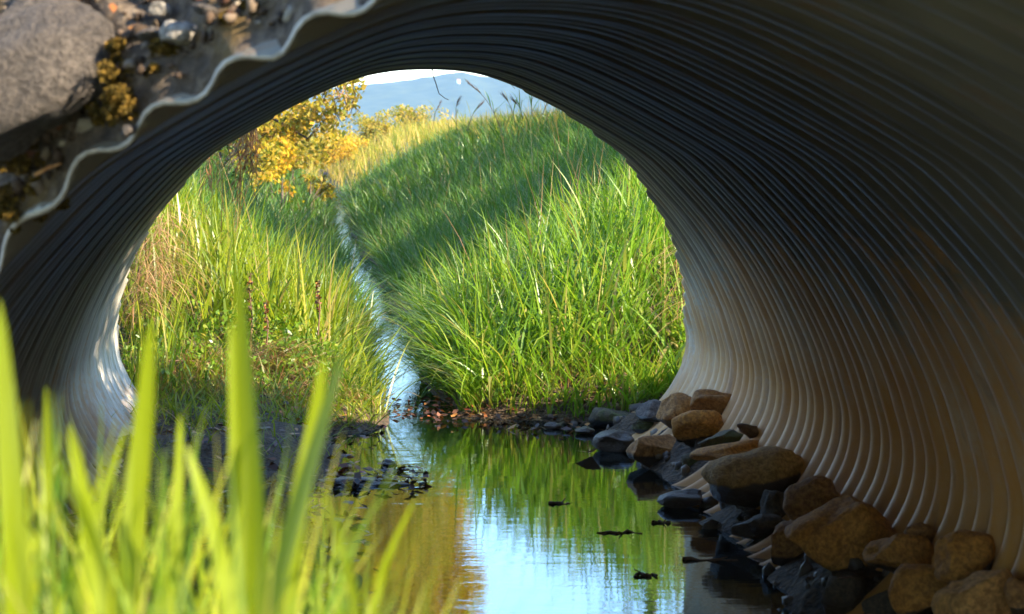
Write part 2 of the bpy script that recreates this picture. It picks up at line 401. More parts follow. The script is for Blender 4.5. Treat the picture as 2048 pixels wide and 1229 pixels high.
mast_m = plain_mat('mast_steel', (.3, .3, .32), (.38, .38, .4), 1, .5, 0)
b0 = at(887, 153, 1180)
V_, F_ = merge([tube_mesh('m', [b0+Vector((0, 0, -1)), b0+Vector((0, 0, 6)), b0+Vector((0, 0, 10))], [.34, .26, .12]),
                tube_mesh('m', [b0+Vector((-.9, 0, 5.2)), b0+Vector((.9, 0, 5.2))], .16), tube_mesh('m', [b0+Vector((-.6, 0, 7.4)), b0+Vector((.6, 0, 7.4))], .14)])
tag(link('radio_mast', mesh('radio_mast', V_, F_), mast_m), 'thin radio mast rising from the hazy wooded hilltop', 'mast')
ho = at(917, 161, 1140); ho.z -= .6
hs = empty('house', ho, 'small white house on the slope of the hazy hill', 'house')
wallm = plain_mat('white_render', (.7, .7, .68), (.78, .78, .76), 2, .8, 0); roofm = plain_mat('roof_tile', (.2, .09, .06), (.28, .13, .09), 3, .8, 0)
link('wall', box_mesh('wall', (-.8, -.8, -1.2), (.8, .8, .7)), wallm, hs, smooth=False)
link('roof', mesh('roof', [(-.9, -.9, .703), (.9, -.9, .703), (.9, .9, .703), (-.9, .9, .703), (-.9, 0, 1.3), (.9, 0, 1.3)],
                  [(0, 1, 5, 4), (2, 3, 4, 5), (1, 2, 5, 5), (3, 0, 4, 4)]), roofm, hs, smooth=False)

hzm, n, out = newmat('haze_air')
pv = node(n, 'VolumePrincipled', inp={'Color': (.36, .62, 1, 1), 'Density': .00024, 'Anisotropy': .0})
n.links.new(pv.outputs[0], out.inputs['Volume'])
hz_o = link('haze', box_mesh('haze', (-1000, -70, -2), (1000, 1560, 56)), hzm, smooth=False); tag(hz_o, kind='stuff')
hzm.volume_intersection_method = 'FAST' if hasattr(hzm, 'volume_intersection_method') else None

# ------------------------------------------------------------------ blades
def blades(rng, base, L, W, lean, bend, az=None, seg=5, fold=.0, twist=None):
    """ribbons that leave their base and droop; every blade is one island"""
    nb = len(base); L = np.broadcast_to(L, nb); W = np.broadcast_to(W, nb)
    if az is None: az = rng.uniform(0, 2*np.pi, nb)
    wa = az+np.pi/2+rng.normal(0, .7, nb) if twist is None else az*0+twist
    dirx, diry = np.cos(az), np.sin(az); wx_, wy_ = np.cos(wa), np.sin(wa)
    pos = base.copy(); out = []
    for k in range(seg+1):
        tt = k/seg
        wd_ = W*.5*(.55+.9*tt if tt < .4 else .91*((1-tt)/.6)**.75)
        if k == seg: wd_ = W*.02
        o = np.stack([wx_*wd_, wy_*wd_, np.zeros(nb)], -1)
        out += [pos-o, pos+o]
        phi = lean+bend*(tt+.5/seg)**1.4
        st_ = (L/seg)[:, None]*np.stack([np.sin(phi)*dirx, np.sin(phi)*diry, np.cos(phi)], -1)
        pos = pos+st_
    V = np.stack(out, 1).reshape(-1, 3); nv = 2*(seg+1)
    f = np.array([[2*k, 2*k+1, 2*k+3, 2*k+2] for k in range(seg)])
    Fc = (np.arange(nb)[:, None, None]*nv+f[None]).reshape(-1, 4)
    return V, Fc
def ground_pts(rng, nmax, xr, dr, cond=None, sink=.02):
    x = rng.uniform(*xr, nmax); d = rng.uniform(*dr, nmax); z = terrain(x, d)
    k = z > .015
    if cond is not None: k &= cond(x, d, z)
    return np.stack([x[k], d[k], z[k]-sink], -1)
def outside_pipe(x, d, z):
    return (d > 10.5)
def stuff(name, parts, mat):
    v, f = merge(parts)
    return tag(link(name, mesh(name, v, f), mat), kind='stuff')
def clump(x, d, sc_):                             # patchy density
    return fbm(np.stack([x*sc_, d*sc_, np.full(len(x), 5.5)], -1), 3)

rng = RS(11)
parts = []
def patch(n, xr, dr, L, W, lean, bend, seg=6, cond=None, az=None):
    b = ground_pts(rng, n, xr, dr, cond)
    b = b[~((np.hypot((b[:, 0]+.16)/.24, (b[:, 1]-10.9)/.45) < 1) & (rng.rand(len(b)) < .9))]
    m = len(b)
    return blades(rng, b, rng.uniform(*L, m), rng.uniform(*W, m), rng.uniform(*lean, m), rng.uniform(*bend, m), seg=seg,
                  az=None if az is None else rng.normal(az[0], az[1], m))
# right hand clump of long drooping grass at the pipe mouth
parts.append(patch(2300, (.62, 2.3), (10.85, 13.6), (.25, .62), (.009, .026), (0, .5), (.6, 2.6)))
parts.append(patch(800, (.75, 2.0), (11.1, 13.2), (.42, .72), (.008, .017), (0, .35), (.05, .9)))
parts.append(patch(700, (.6, .95), (10.9, 14), (.3, .6), (.008, .017), (.3, .8), (.6, 1.8), az=(math.pi, .7)))
parts.append(patch(1000, (.6, 1.75), (10.62, 11.05), (.1, .36), (.006, .014), (.1, .7), (.2, 1.6), az=(-math.pi/2, .9)))
stuff('grass', parts, G_NEAR)
# left clump, sunlit
parts = []
parts.append(patch(2100, (-1.5, .36), (11.2, 14.2), (.25, .5), (.009, .021), (0, .5), (.2, 1.7)))
parts.append(patch(800, (-1.2, .15), (11.4, 13.4), (.4, .7), (.008, .018), (0, .35), (.05, .7)))
parts.append(patch(600, (.02, .46), (10.7, 14.5), (.25, .5), (.007, .014), (.3, .8), (.5, 1.6), az=(0, .8)))
parts.append(patch(900, (-.86, .2), (10.5, 11.4), (.06, .22), (.005, .013), (0, .7), (.2, 1.8)))
parts.append(patch(1900, (-.86, .34), (9.7, 10.9), (.07, .28), (.004, .01), (.2, 1.1), (.2, 1.8)))
parts.append(patch(260, (-.86, .2), (8.6, 10.4), (.06, .2), (.004, .009), (.2, 1.0), (.2, 1.6)))
parts.append(patch(500, (-.2, .38), (10.35, 11.2), (.08, .28), (.005, .011), (.1, .9), (.3, 1.8)))
parts.append(patch(90, (-.86, -.62), (10.45, 11.2), (.2, .45), (.008, .014), (0, .2), (.0, .5)))
stuff('grass', parts, G_SUN)
# right bank and left bank beyond
parts = []
parts.append(patch(19000, (.7, 4.2), (13.4, 27), (.25, .5), (.007, .016), (0, .5), (.3, 1.6), 4))
parts.append(patch(10000, (.6, 5.5), (27, 50), (.3, .6), (.014, .03), (0, .5), (.3, 1.5), 3))
parts.append(patch(7000, (-2.6, .45), (14, 24), (.22, .42), (.007, .016), (0, .5), (.3, 1.5), 4))
parts.append(patch(7000, (-4, .4), (24, 60), (.25, .5), (.014, .03), (0, .5), (.3, 1.4), 3))
stuff('grass', parts, G_MID)
# autumn reeds and tall herbs, far sunny part of the ditch and the crest of the right bank
parts = []
parts.append(patch(12000, (-5, 7), (50, 130), (.4, .8), (.018, .045), (0, .4), (.1, 1.0), 3))
parts.append(patch(5000, (2.6, 6.0), (26, 60), (.35, .65), (.01, .025), (0, .4), (.1, .9), 3))
stuff('reed_bed', parts, G_REED)

# dry grass and roots hanging on the left of the mouth and on the right edge
parts = []
def hang(n, fx, L, W, mat=None):
    b = np.array([fx() for _ in range(n)])
    az = rng.uniform(0, 2*np.pi, n)
    return blades(rng, b, rng.uniform(*L, n), rng.uniform(*W, n), rng.uniform(1.2, 1.9, n), rng.uniform(.6, 1.5, n), az, 6)
def f_left():
    px = rng.uniform(262, 345); return tuple(at(px, 430+(340-px)*1.2+rng.uniform(-30, 130), rng.uniform(10.75, 11.3)))
parts.append(hang(800, f_left, (.12, .35), (.002, .005)))
def f_right():
    return tuple(at(rng.uniform(1352, 1400), rng.uniform(480, 640), rng.uniform(10.75, 11.3)))
parts.append(hang(240, f_right, (.1, .3), (.002, .005)))
b = ground_pts(rng, 900, (-.85, .1), (10.55, 11.6)); m = len(b)
parts.append(blades(rng, b+np.array([0, 0, .03]), rng.uniform(.08, .3, m), rng.uniform(.002, .006, m), rng.uniform(.9, 1.5, m), rng.uniform(.2, .7, m), None, 4))
b = ground_pts(rng, 700, (.7, 1.65), (10.75, 11.4)); m = len(b)
parts.append(blades(rng, b+np.array([0, 0, .02]), rng.uniform(.08, .25, m), rng.uniform(.002, .005, m), rng.uniform(.4, 1.4, m), rng.uniform(.2, .9, m), None, 4))
n_ = 900; x = rng.uniform(-.86, .25, n_); dd_ = 10.42+rng.uniform(0, .5, n_)+.08*np.sin(x*11); b = np.stack([x, dd_, terrain(x, dd_)+.02], -1)
parts.append(blades(rng, b, rng.uniform(.08, .24, n_), rng.uniform(.002, .006, n_), rng.uniform(.3, 1.2, n_), rng.uniform(.6, 1.8, n_), rng.normal(-math.pi/2, .7, n_), 5))
for xr_, dr_, n_ in (((-1.3, .2), (11.6, 14), 45), ((.8, 2.2), (11.6, 14), 30), ((1.2, 4), (15, 30), 90)):
    b = ground_pts(rng, n_, xr_, dr_); m = len(b); parts.append(blades(rng, b, rng.uniform(.55, .95, m), rng.uniform(.003, .006, m), rng.uniform(0, .2, m), rng.uniform(.1, .8, m), None, 6))
stuff('dry_grass', parts, G_DRY)
parts = []
n_ = 700; x = rng.uniform(-.86, .3, n_); dd_ = 10.45+rng.uniform(0, .9, n_); b = np.stack([x, dd_, terrain(x, dd_)], -1)
parts.append(blades(rng, b, rng.uniform(.08, .3, n_), rng.uniform(.005, .012, n_), rng.uniform(.1, .9, n_), rng.uniform(.4, 1.8, n_), rng.normal(-math.pi/2, 1.2, n_), 5))
# blades hanging over the ditch from both sides
for side, n_ in ((1, 1300), (-1, 1300)):
    dd_ = 11.5+40*rng.rand(n_)**1.5; wg = .05*np.sin(dd_*.9)+.04*np.sin(dd_*2.3+1)+.1*np.sin(dd_*.17)*sstep(18, 40, dd_)
    x = (.72+wg+rng.uniform(0, .1, n_)) if side == 1 else (.34+wg-rng.uniform(0, .1, n_))
    b = np.stack([x, dd_, np.maximum(terrain(x, dd_), 0)-.01], -1)
    parts.append(blades(rng, b, rng.uniform(.2, .5, n_), rng.uniform(.006, .013, n_)*(1+(dd_-11)/40), rng.uniform(.2, .9, n_), rng.uniform(.5, 1.8, n_), rng.normal(math.pi if side == 1 else 0, .8, n_), 4))
stuff('grass', parts, G_MID)

# straw heap on the left shore
hx = Vector((-.16, 11.0, float(terrain(np.array([-.16]), np.array([11.0]))[0])))
m = 520; a = rng.uniform(0, 2*np.pi, m); r_ = .17*np.sqrt(rng.rand(m))
b = np.stack([hx.x+r_*np.cos(a)*1.2, hx.y+r_*np.sin(a), hx.z+.0+.13*(1-(r_/.17)**2)*rng.rand(m)**.5], -1)
v, f = blades(rng, b, rng.uniform(.1, .26, m), rng.uniform(.003, .006, m), rng.uniform(1.0, 1.5, m), rng.uniform(.1, .6, m), rng.normal(-.4, 1.0, m), 4)
tag(link('straw_heap', mesh('straw_heap', v, f), G_DRY), 'heap of brown flattened straw on the left shore before the pipe mouth', 'straw')

# foreground grass, close to the camera and out of focus
parts = []
m = 430
b = np.stack([rng.uniform(-.34, .05, m), rng.uniform(1.5, 2.5, m), np.full(m, .42)], -1)
pxb = b[:, 0]/b[:, 1]*F+XV
topy = rng.uniform(830, 1120, m)+np.clip((pxb-400)*.7, 0, 330)
Lb = np.clip((CZ+(YV-topy)*b[:, 1]/F)-b[:, 2], .1, 1.2)*1.04
parts.append(blades(rng, b, Lb, rng.uniform(.003, .0125, m), rng.uniform(0, .22, m), rng.uniform(.0, .7, m), None, 8, twist=rng.normal(0, .5, m)))
stuff('grass', parts, G_FORE)
# the tall broad blades one can tell apart
def tall_blade(pts, wpx, d, label):
    P = [at(x, y, d) for x, y in pts]
    P = [P[0]+Vector((0, 0, -.25))]+P
    q = np.array(P); t_ = np.linspace(0, 1, len(q)); u = np.linspace(0, 1, 15)
    q = np.stack([np.interp(u, t_, q[:, k]) for k in range(3)], -1)
    for _ in range(2): q[1:-1] = .25*q[:-2]+.5*q[1:-1]+.25*q[2:]
    wd_ = wpx*.86*d/F*.5*np.where(u < .55, 1, ((1-u)/.45+.0)**.5*.97+.03)
    wd_[-1] = .0006
    yaw = rng.normal(0, .35); e = np.array([math.cos(yaw), math.sin(yaw), 0])
    fold = np.array([-math.sin(yaw), math.cos(yaw), 0])*.18
    V = np.concatenate([q-e*wd_[:, None], q+fold*wd_[:, None], q+e*wd_[:, None]], 1).reshape(-1, 3)
    Fc = []
    for k in range(14): Fc += [(3*k, 3*k+1, 3*k+4, 3*k+3), (3*k+1, 3*k+2, 3*k+5, 3*k+4)]
    o = link('grass_blade', mesh('grass_blade', V, Fc), G_FORE)
    tag(o, label, 'grass blade', 'broad grass blades in front of the pipe')
tall_blade([(520, 1260), (505, 1000), (488, 760), (478, 535)], 62, 1.75, 'tallest broad blade, straight up in front of the straw heap')
tall_blade([(470, 1260), (478, 1000), (470, 800), (462, 640)], 40, 1.9, 'darker green blade directly behind the tallest broad blade')
tall_blade([(255, 1260), (268, 1020), (290, 820), (302, 645)], 58, 1.8, 'broad blade reaching up before the lower left pipe edge, second tallest')
tall_blade([(535, 1260), (580, 1060), (640, 860), (688, 700)], 58, 1.7, 'broad blade leaning right with pale tip in front of the shore')
tall_blade([(560, 1260), (590, 1040), (628, 860), (648, 715)], 48, 1.85, 'broad yellow green blade close behind the right leaning one')
tall_blade([(40, 1260), (25, 1000), (12, 800), (-2, 600)], 62, 1.6, 'broad blade at the left picture edge reaching up the dark pipe wall')
tall_blade([(210, 1260), (190, 1080), (165, 980), (140, 850)], 44, 1.7, 'pale blade leaning left below the dark pipe wall')
tall_blade([(60, 1260), (85, 1080), (98, 920), (92, 775)], 30, 2.0, 'narrow dark green blade before the black lower pipe wall')
tall_blade([(235, 1260), (205, 1130), (160, 1010), (110, 900)], 36, 1.6, 'yellowish blade bending left low in the left corner')
tall_blade([(150, 1260), (185, 1060), (225, 930), (255, 850)], 26, 1.9, 'bright yellow blade slanting right below the pipe corner')
tall_blade([(470, 1260), (430, 1060), (400, 970), (372, 890)], 40, 1.75, 'blade leaning left between the two tallest blades')
tall_blade([(350, 1260), (350, 1080), (358, 950), (360, 830)], 32, 2.1, 'dark green upright blade between the two tallest blades')
tall_blade([(720, 1260), (700, 1150), (675, 1060), (650, 985)], 24, 1.8, 'narrow blade leaning left over the pool reflections')
tall_blade([(740, 1260), (765, 1140), (800, 1060), (830, 1000)], 20, 2.0, 'thin blade leaning right, rightmost over the pool')

# ------------------------------------------------------------------ rocks
def rock_mesh(seed, w, h, dep, cuts=4, sub=4, amp=.16):
    import bmesh
    bm = bmesh.new(); bmesh.ops.create_icosphere(bm, subdivisions=sub, radius=1)
    v = np.array([x.co[:] for x in bm.verts]); f = np.array([[y.index for y in x.verts] for x in bm.faces]); bm.free()
    r = RS(seed)
    for k in range(cuts):
        nn = r.normal(size=3); nn /= np.linalg.norm(nn); c = r.uniform(.45, .75)
        s = v@nn; over = np.clip(s-c, 0, None); v = v-over[:, None]*nn*.94
    nrm = v/np.linalg.norm(v, axis=1, keepdims=True)
    v = v+nrm*(fbm(v*1.3+seed*3.1, 2)*amp)[:, None]+nrm*(fbm(v*5+seed, 4)*.04)[:, None]
    lo, hi = v.min(0), v.max(0); v = (v-(lo+hi)/2)/(hi-lo)*np.array([w, dep, h])
    return mesh('rock', v, f)
def rock_mat(name, dry, dry2, wet, wz=.055, moss=0.0, bd=.012, bs=.7, tide=.28):
    m, n, out = newmat(name)
    tc = node(n, 'TexCoord').outputs['Object']
    geo = node(n, 'NewGeometry'); sp = node(n, 'SeparateXYZ'); n.links.new(geo.outputs['Position'], sp.inputs[0])
    f1 = noise_(n, tc, 7, 6, .6); f2 = noise_(n, tc, 70, 5, .7)
    c = ramp(n, f1, [(.3, dry), (.7, dry2)])
    c = mixc(n, ramp(n, f2, [(.4, .8), (.62, 0.0)]), c, (dry[0]*.45, dry[1]*.45, dry[2]*.45))
    if moss: c = mixc(n, ramp(n, f1, [(.5, 0.0), (.6, moss)]), c, (.07, .075, .012))
    wl = math_(n, 'ADD', sp.outputs['Z'], math_(n, 'MULTIPLY', math_(n, 'SUBTRACT', f1, .5), .05))
    wf = ramp(n, math_(n, 'MULTIPLY', wl, 5), [(max(0, wz*5-.02), 1.0), (max(.001, wz*5+.03), 0.0)])
    if wz > 0:                                    # damp foot with a tide mark
        sg = node(n, 'SeparateXYZ'); n.links.new(node(n, 'TexCoord').outputs['Generated'], sg.inputs[0])
        wf = math_(n, 'MAXIMUM', wf, ramp(n, math_(n, 'ADD', sg.outputs['Z'], math_(n, 'MULTIPLY', math_(n, 'SUBTRACT', f1, .5), .35)), [(tide, 1.0), (tide+.05, 0.0)]))
    p = node(n, 'BsdfPrincipled')
    n.links.new(mixc(n, wf, c, wet), p.inputs['Base Color'])
    n.links.new(mixc(n, wf, (.8, .8, .8), (.42, .42, .42)), p.inputs['Roughness'])
    n.links.new(bump_(n, math_(n, 'ADD', f2, f1), bs, bd), p.inputs['Normal'])
    n.links.new(p.outputs[0], out.inputs['Surface']); return m
OCH = rock_mat('ochre_stone', (.5, .19, .022), (.72, .34, .055), (.06, .034, .014))
BLK = rock_mat('half_wet_stone', (.4, .2, .04), (.6, .34, .1), (.06, .034, .014), tide=.5)
BRN = rock_mat('brown_stone', (.34, .14, .03), (.56, .27, .07), (.06, .034, .014))
DRK = rock_mat('dark_wet_stone', (.08, .055, .03), (.15, .1, .05), (.05, .03, .014), .07)
MOS = rock_mat('mossy_stone', (.08, .06, .03), (.16, .12, .05), (.016, .014, .01), .04, .9)
ORG = rock_mat('orange_stone', (.6, .26, .05), (.78, .42, .12), (.03, .02, .012), -5)
PUR = rock_mat('slate_stone', (.1, .075, .06), (.19, .145, .115), (.02, .018, .016), .03)
GRY = rock_mat('grey_boulder', (.09, .072, .058), (.19, .155, .125), (.1, .08, .06), -5, 0, .05, 1.0)
WHT = rock_mat('pale_stone', (.22, .19, .155), (.4, .36, .3), (.1, .08, .06), -5)
_rs = [100]
def wall_hit(px, py):
    """distance at which the line of sight meets the pipe wall"""
    dd = np.linspace(3.5, 10.4, 700)
    X = (px-XV)*dd/F; h = (CZ+(YV-py)*dd/F-CZS)/PX
    o = np.abs(X-CX)/PX > np.interp(-h, -_h, _w, left=0, right=0)
    return dd[np.argmax(o)] if o.any() else 99.
def seat(px, py, wpx, hpx, deep):
    dw = 1.283*F/(py+hpx*.42-YV)
    d = min(dw, 11)
    for _ in range(3):
        dep = max(wpx, hpx)*d/F*deep
        lim = min(wall_hit(px+wpx*.25, py+hpx*.15), wall_hit(px, py+hpx*.3))
        d = min(dw+.25*dep, lim-.18*dep) if lim < 50 else dw+.25*dep
    return d
def rock(px, py, wpx, hpx, d, mat, label, group='stones along the pipe wall', deep=.75, tilt=0, yaw=None, cuts=4, name='stone', amp=.16):
    """a stone whose middle is seen at (px, py), d metres from the camera"""
    _rs[0] += 1; r = RS(_rs[0])
    if group == 'stones along the pipe wall' or name == 'wood_chunk':
        d = seat(px, py, wpx, hpx, deep)
    wm, hm = wpx*d/F, hpx*d/F
    o = link(name, rock_mesh(_rs[0], wm, hm, max(wm, hm)*deep, cuts, 4, amp), mat)
    o.location = at(px, py, d); o.rotation_euler = (r.uniform(-.1, .1), R(tilt), 0)
    tag(o, label, 'stone' if name == 'stone' else name, group); return o
S = [
 (1290, 785, 52, 62, 11.2, PUR, 'dark slate coloured stone at the grass edge, highest on the right shore'),
 (1312, 822, 78, 44, 11.0, PUR, 'flat grey stone right below the dark slate coloured stone'),
 (1354, 822, 80, 74, 10.75, BRN, 'brown pointed stone leaning between grey flat stone and pipe wall'),
 (1424, 812, 88, 66, 10.45, BRN, 'rough brown stone touching the pipe wall behind the round ochre stone'),
 (1397, 858, 108, 78, 10.2, OCH, 'large round ochre stone at the far end of the stone row'),
 (1222, 838, 92, 46, 10.85, MOS, 'mossy dark stone at the waterline farthest left in the stone row'),
 (1242, 848, 28, 32, 10.6, PUR, 'tiny grey pointed stone in front of the mossy dark stone'),
 (1285, 850, 46, 36, 10.6, MOS, 'small mossy stone between tiny pointed stone and round ochre stone'),
 (1226, 884, 84, 46, 10.05, DRK, 'low dark wet stone half sunk in front of the mossy stones'),
 (1311, 905, 116, 78, 9.65, BRN, 'blocky flat topped stone with a wet black front in the water'),
 (1442, 884, 98, 54, 9.75, MOS, 'dark mossy stone under the splintered wood chunk'),
 (1462, 908, 158, 44, 9.35, OCH, 'long flat orange stone behind the biggest black stone'),
 (1508, 955, 196, 118, 8.85, BLK, 'biggest black stone with ochre top, middle of the stone row'),
 (1462, 1000, 72, 92, 8.3, DRK, 'upright black slab standing before the biggest black stone'),
 (1360, 1000, 96, 38, 8.35, DRK, 'flat pointed black stone reaching out into the pool'),
 (1514, 1054, 104, 52, 7.75, DRK, 'lens shaped black stone lying in the water'),
 (1556, 1015, 66, 70, 8.1, DRK, 'small pointed dark stone behind the lens shaped stone'),
 (1623, 1004, 118, 104, 8.1, BRN, 'tilted brown stone with dark wet foot against the pipe ribs'),
 (1588, 1088, 104, 98, 7.45, BRN, 'brown topped wet stone left of the largest ochre stone'),
 (1688, 1090, 204, 178, 7.1, OCH, 'largest ochre stone with flat sloping face'),
 (1806, 1112, 150, 92, 7.0, OCH, 'wide ochre stone just right of the largest ochre stone'),
 (1842, 1072, 80, 54, 7.35, BRN, 'dull brown stone close to the pipe wall behind the wide ochre stone'),
 (1928, 1115, 140, 108, 6.75, OCH, 'tall ochre stone leaning on the pipe wall near the right edge'),
 (1852, 1178, 156, 124, 6.45, OCH, 'ochre stone with black wet lower half in the bottom right'),
 (1958, 1212, 176, 124, 6.1, ORG, 'bright orange stone in the bottom right corner'),
 (1690, 1196, 100, 104, 6.5, DRK, 'black wet stone below the largest ochre stone, carrying an orange leaf'),
 (1722, 1136, 66, 74, 6.85, DRK, 'small black stone wedged under the wide ochre stone'),
 (1770, 1215, 90, 70, 6.3, DRK, 'black stone at the bottom edge between two larger stones'),
 (2040, 1195, 60, 80, 6.2, BRN, 'brown stone cut by the right picture edge'),
 (1558, 1112, 34, 40, 7.1, PUR, 'little grey stone stuck to the brown topped wet stone'),
 (1497, 1018, 50, 40, 8.0, PUR, 'thin grey stone leaning on the upright black slab'),
 (1385, 925, 46, 36, 9.2, MOS, 'yellowish mossy stone at the left tip of the long orange stone'),
 (1170, 862, 40, 18, 10.4, DRK, 'small dark pebble at the leaf covered shoreline'),
 (1105, 852, 36, 16, 10.6, DRK, 'dark pebble among the orange leaves on the shoreline'),
]
TILT = {4: -8, 9: 6, 12: -12, 14: -6, 15: -8, 17: -22, 19: -24, 20: 5, 22: -28, 23: -20, 24: -30, 11: -8, 13: 14}
for k, s in enumerate(S):
    rock(*s[:6], s[6], tilt=TILT.get(k, 0), cuts=7 if k in (9, 19, 13) else 4)
rock(1262, 706, 130, 40, 11.35, WHT, 'pale stone hidden in the grass right of the clump', None)
tag(rock(1500, 862, 62, 30, 9.8, TWIG, 'x', None, tilt=28, cuts=6, name='wood_chunk'), 'splintered wood chunk wedged between mossy stone and pipe wall', 'wood')
def bank_pt(px, py):
    """point of the slope round the near mouth that is seen at a photo pixel"""
    X_, D_, Z_, _ = BANK; u_ = XV+X_*F/D_; v_ = YV-(Z_-CZ)*F/D_
    c = np.where(np.hypot(u_-px, v_-py) < 14, D_, 99.); k = np.unravel_index(np.argmin(c), c.shape)
    return at(px, py, float(D_[k]))
# gravel and dead leaves on the near bank
BX, BD, BZ, BR = BANK; q = RS(77)
import bmesh
bm = bmesh.new(); bmesh.ops.create_icosphere(bm, subdivisions=1, radius=1); iv = np.array([x.co[:] for x in bm.verts]); fi = np.array([[y.index for y in x.verts] for x in bm.faces]); bm.free()
ii = q.randint(40, 210, 9000); jj = q.randint(3, 68, 9000); P = np.stack([BX[ii, jj], BD[ii, jj], BZ[ii, jj]], -1)+q.normal(0, .006, (9000, 3))
sz = .003+.014*q.rand(9000)**3
gv = np.concatenate([P[k]+iv*sz[k]*q.uniform(.5, 1.3, 3)*(1+q.normal(0, .26, (len(iv), 1))) for k in range(9000)]); gf = np.concatenate([fi+k*len(iv) for k in range(9000)])
GRV = leaf_mat('gravel', [(0, (.03, .02, .013)), (.5, (.09, .06, .04)), (.9, (.18, .14, .1)), (1, (.3, .26, .2))], 0, .9, .2)
tag(link('gravel', mesh('gravel', gv, gf), GRV, smooth=False), kind='stuff')
q = RS(79); m = 380; x = np.where(q.rand(m) < .85, q.uniform(1.12, 1.6, m), q.uniform(.75, 1.3, m)); d_ = np.where(x < 1.12, q.uniform(10.4, 10.95, m), q.uniform(5.8, 10.9, m)); z = terrain(x, d_)
k_ = z > -.05; P = np.stack([x, d_, z], -1)[k_]; m = len(P); sz = .008+.03*q.rand(m)**2.5
gv = np.concatenate([P[k]+iv*sz[k]*q.uniform(.6, 1.3, 3)*(1+q.normal(0, .2, (len(iv), 1))) for k in range(m)]); gf = np.concatenate([fi+k*len(iv) for k in range(m)])
tag(link('gravel', mesh('gravel', gv, gf), leaf_mat('dark_gravel', [(0, (.03, .022, .015)), (.6, (.08, .055, .035)), (1, (.2, .13, .07))], 0, .5, .4), smooth=False), kind='stuff')
# stones of the near bank
rock(88, 170, 330, 380, bank_pt(88, 170).y-.06, GRY, 'big rough grey brown boulder on the bank beside the pipe rim', None, .7, 14, cuts=11, amp=.1)
B_ = [(360, 68, 84, 56, 4.15, WHT, 'pale stone on the bank slope near the pipe rim'),
      (300, 70, 60, 30, 4.5, GRY, 'grey stone just left of the pale stone on the bank'),
      (320, 18, 46, 30, 4.7, WHT, 'small pale stone at the upper edge above the bank'),
      (256, 262, 34, 26, 3.95, GRY, 'small grey stone between moss and rim below the boulder'),
      (410, 20, 60, 24, 4.55, GRY, 'flat grey stone near the top of the bank')]
for s in B_: rock(*s[:4], bank_pt(s[0], s[1]).y-.03, s[5], s[6], 'loose stones on the near bank', tilt=RS(int(s[0])).uniform(-20, 20))

# ------------------------------------------------------------------ trees, shrubs
def leaf_cloud(rng, blobs, nleaf, size, droop=.3, gap=-.25):
    """leaf clusters scattered through a few uneven blobs (x, y, z, radius)"""
    B = np.array(blobs, float); wgt = B[:, 3]**2; wgt /= wgt.sum()
    k = rng.choice(len(B), nleaf, p=wgt)
    v = rng.normal(size=(nleaf, 3)); v /= np.linalg.norm(v, axis=1, keepdims=True)
    r = B[k, 3]*rng.uniform(.35, 1.0, nleaf)**.5
    p = B[k, :3]+v*r[:, None]*np.array([1, 1, .85])
    keep = fbm(p*1.1+9, 3) > gap
    p = p[keep]; m = len(p)
    a = rng.normal(size=(m, 3)); a[:, 2] -= droop; a /= np.linalg.norm(a, axis=1, keepdims=True)
    b = np.cross(a, rng.normal(size=(m, 3))); b /= np.linalg.norm(b, axis=1, keepdims=True)
    s_ = rng.uniform(.6, 1.3, m)[:, None]*size
    c = np.cross(a, b)*s_*.12
    V = np.stack([p-a*s_*.5, p-b*s_*.28+c, p+a*s_*.55, p+b*s_*.28+c], 1).reshape(-1, 3)
    return V, np.arange(m*4).reshape(-1, 4)
def tree(name, base, h, blobs, nleaf, size, mat, label, cat='tree', group=None, trunk_r=.09, seed=1, gap=-.25):
    rng = RS(seed); o = empty(name, base, label, cat, group)
    parts = [tube_mesh('t', [(0, 0, -.2), (.03*h/5, 0, h*.25), (-.04*h/5, .05, h*.5), (0, 0, h*.8)], [trunk_r, trunk_r*.8, trunk_r*.55, trunk_r*.2], 8)]
    for bx, by, bz, br in blobs:
        z0 = min(h*.6, max(h*.2, bz-br))
        parts.append(tube_mesh('t', [(0, 0, z0), (bx*.5, by*.5, (z0+bz)*.5), (bx, by, bz), (bx*1.15, by*1.1, bz+br*.6)], [trunk_r*.5, trunk_r*.35, trunk_r*.2, trunk_r*.06], 6))
    v, f = merge(parts); link('trunk', mesh('trunk', v, f), BARK, o)
    v, f = leaf_cloud(rng, blobs, nleaf, size, gap=gap); link('crown', mesh('crown', v, f), mat, o, smooth=False)
    return o
def rblobs(seed, n, rx, ry, z0, z1, r0, r1):
    q = RS(seed); return [(q.uniform(-rx, rx), q.uniform(-ry, ry), q.uniform(z0, z1), q.uniform(r0, r1)) for _ in range(n)]
G1 = 'trees left of the ditch'
tree('tree', (-1.9, 31, 1), 7, [(2.15, 0, .95, .55), (1.9, .4, .3, .5), (1.5, .3, .8, .8), (.6, 0, 1.0, 1.0), (-.2, 0, 1.6, 1.2), (2.1, .2, 2.0, .9), (2.9, .4, 3.0, 1.0), (.6, -.4, 3.0, 1.5), (2.3, 0, 4.2, 1.3), (-1, 0, 3.4, 1.5), (.5, 0, 5.0, 1.6), (2.8, .3, 5.2, 1.1)], 46000, .085, LEAF_YEL,
     'yellow green leaning tree at the left above the ditch, cut off by the pipe crown', 'tree', G1, seed=3)
q = RS(4); tree('tree', (-1.6, 42, 1), 9, [(q.uniform(-2, 1.5), q.uniform(-1, 1), q.uniform(.4, 2.4), q.uniform(.6, .8)) for _ in range(7)]+[(q.uniform(-2, 3.3), q.uniform(-1.2, 1.2), q.uniform(3.0, 8.5), q.uniform(1.0, 1.4)) for _ in range(18)], 42000, .15, LEAF_GOLD,
     'golden leaved tree further back along the left side of the ditch', 'tree', G1, seed=4, gap=-.5)
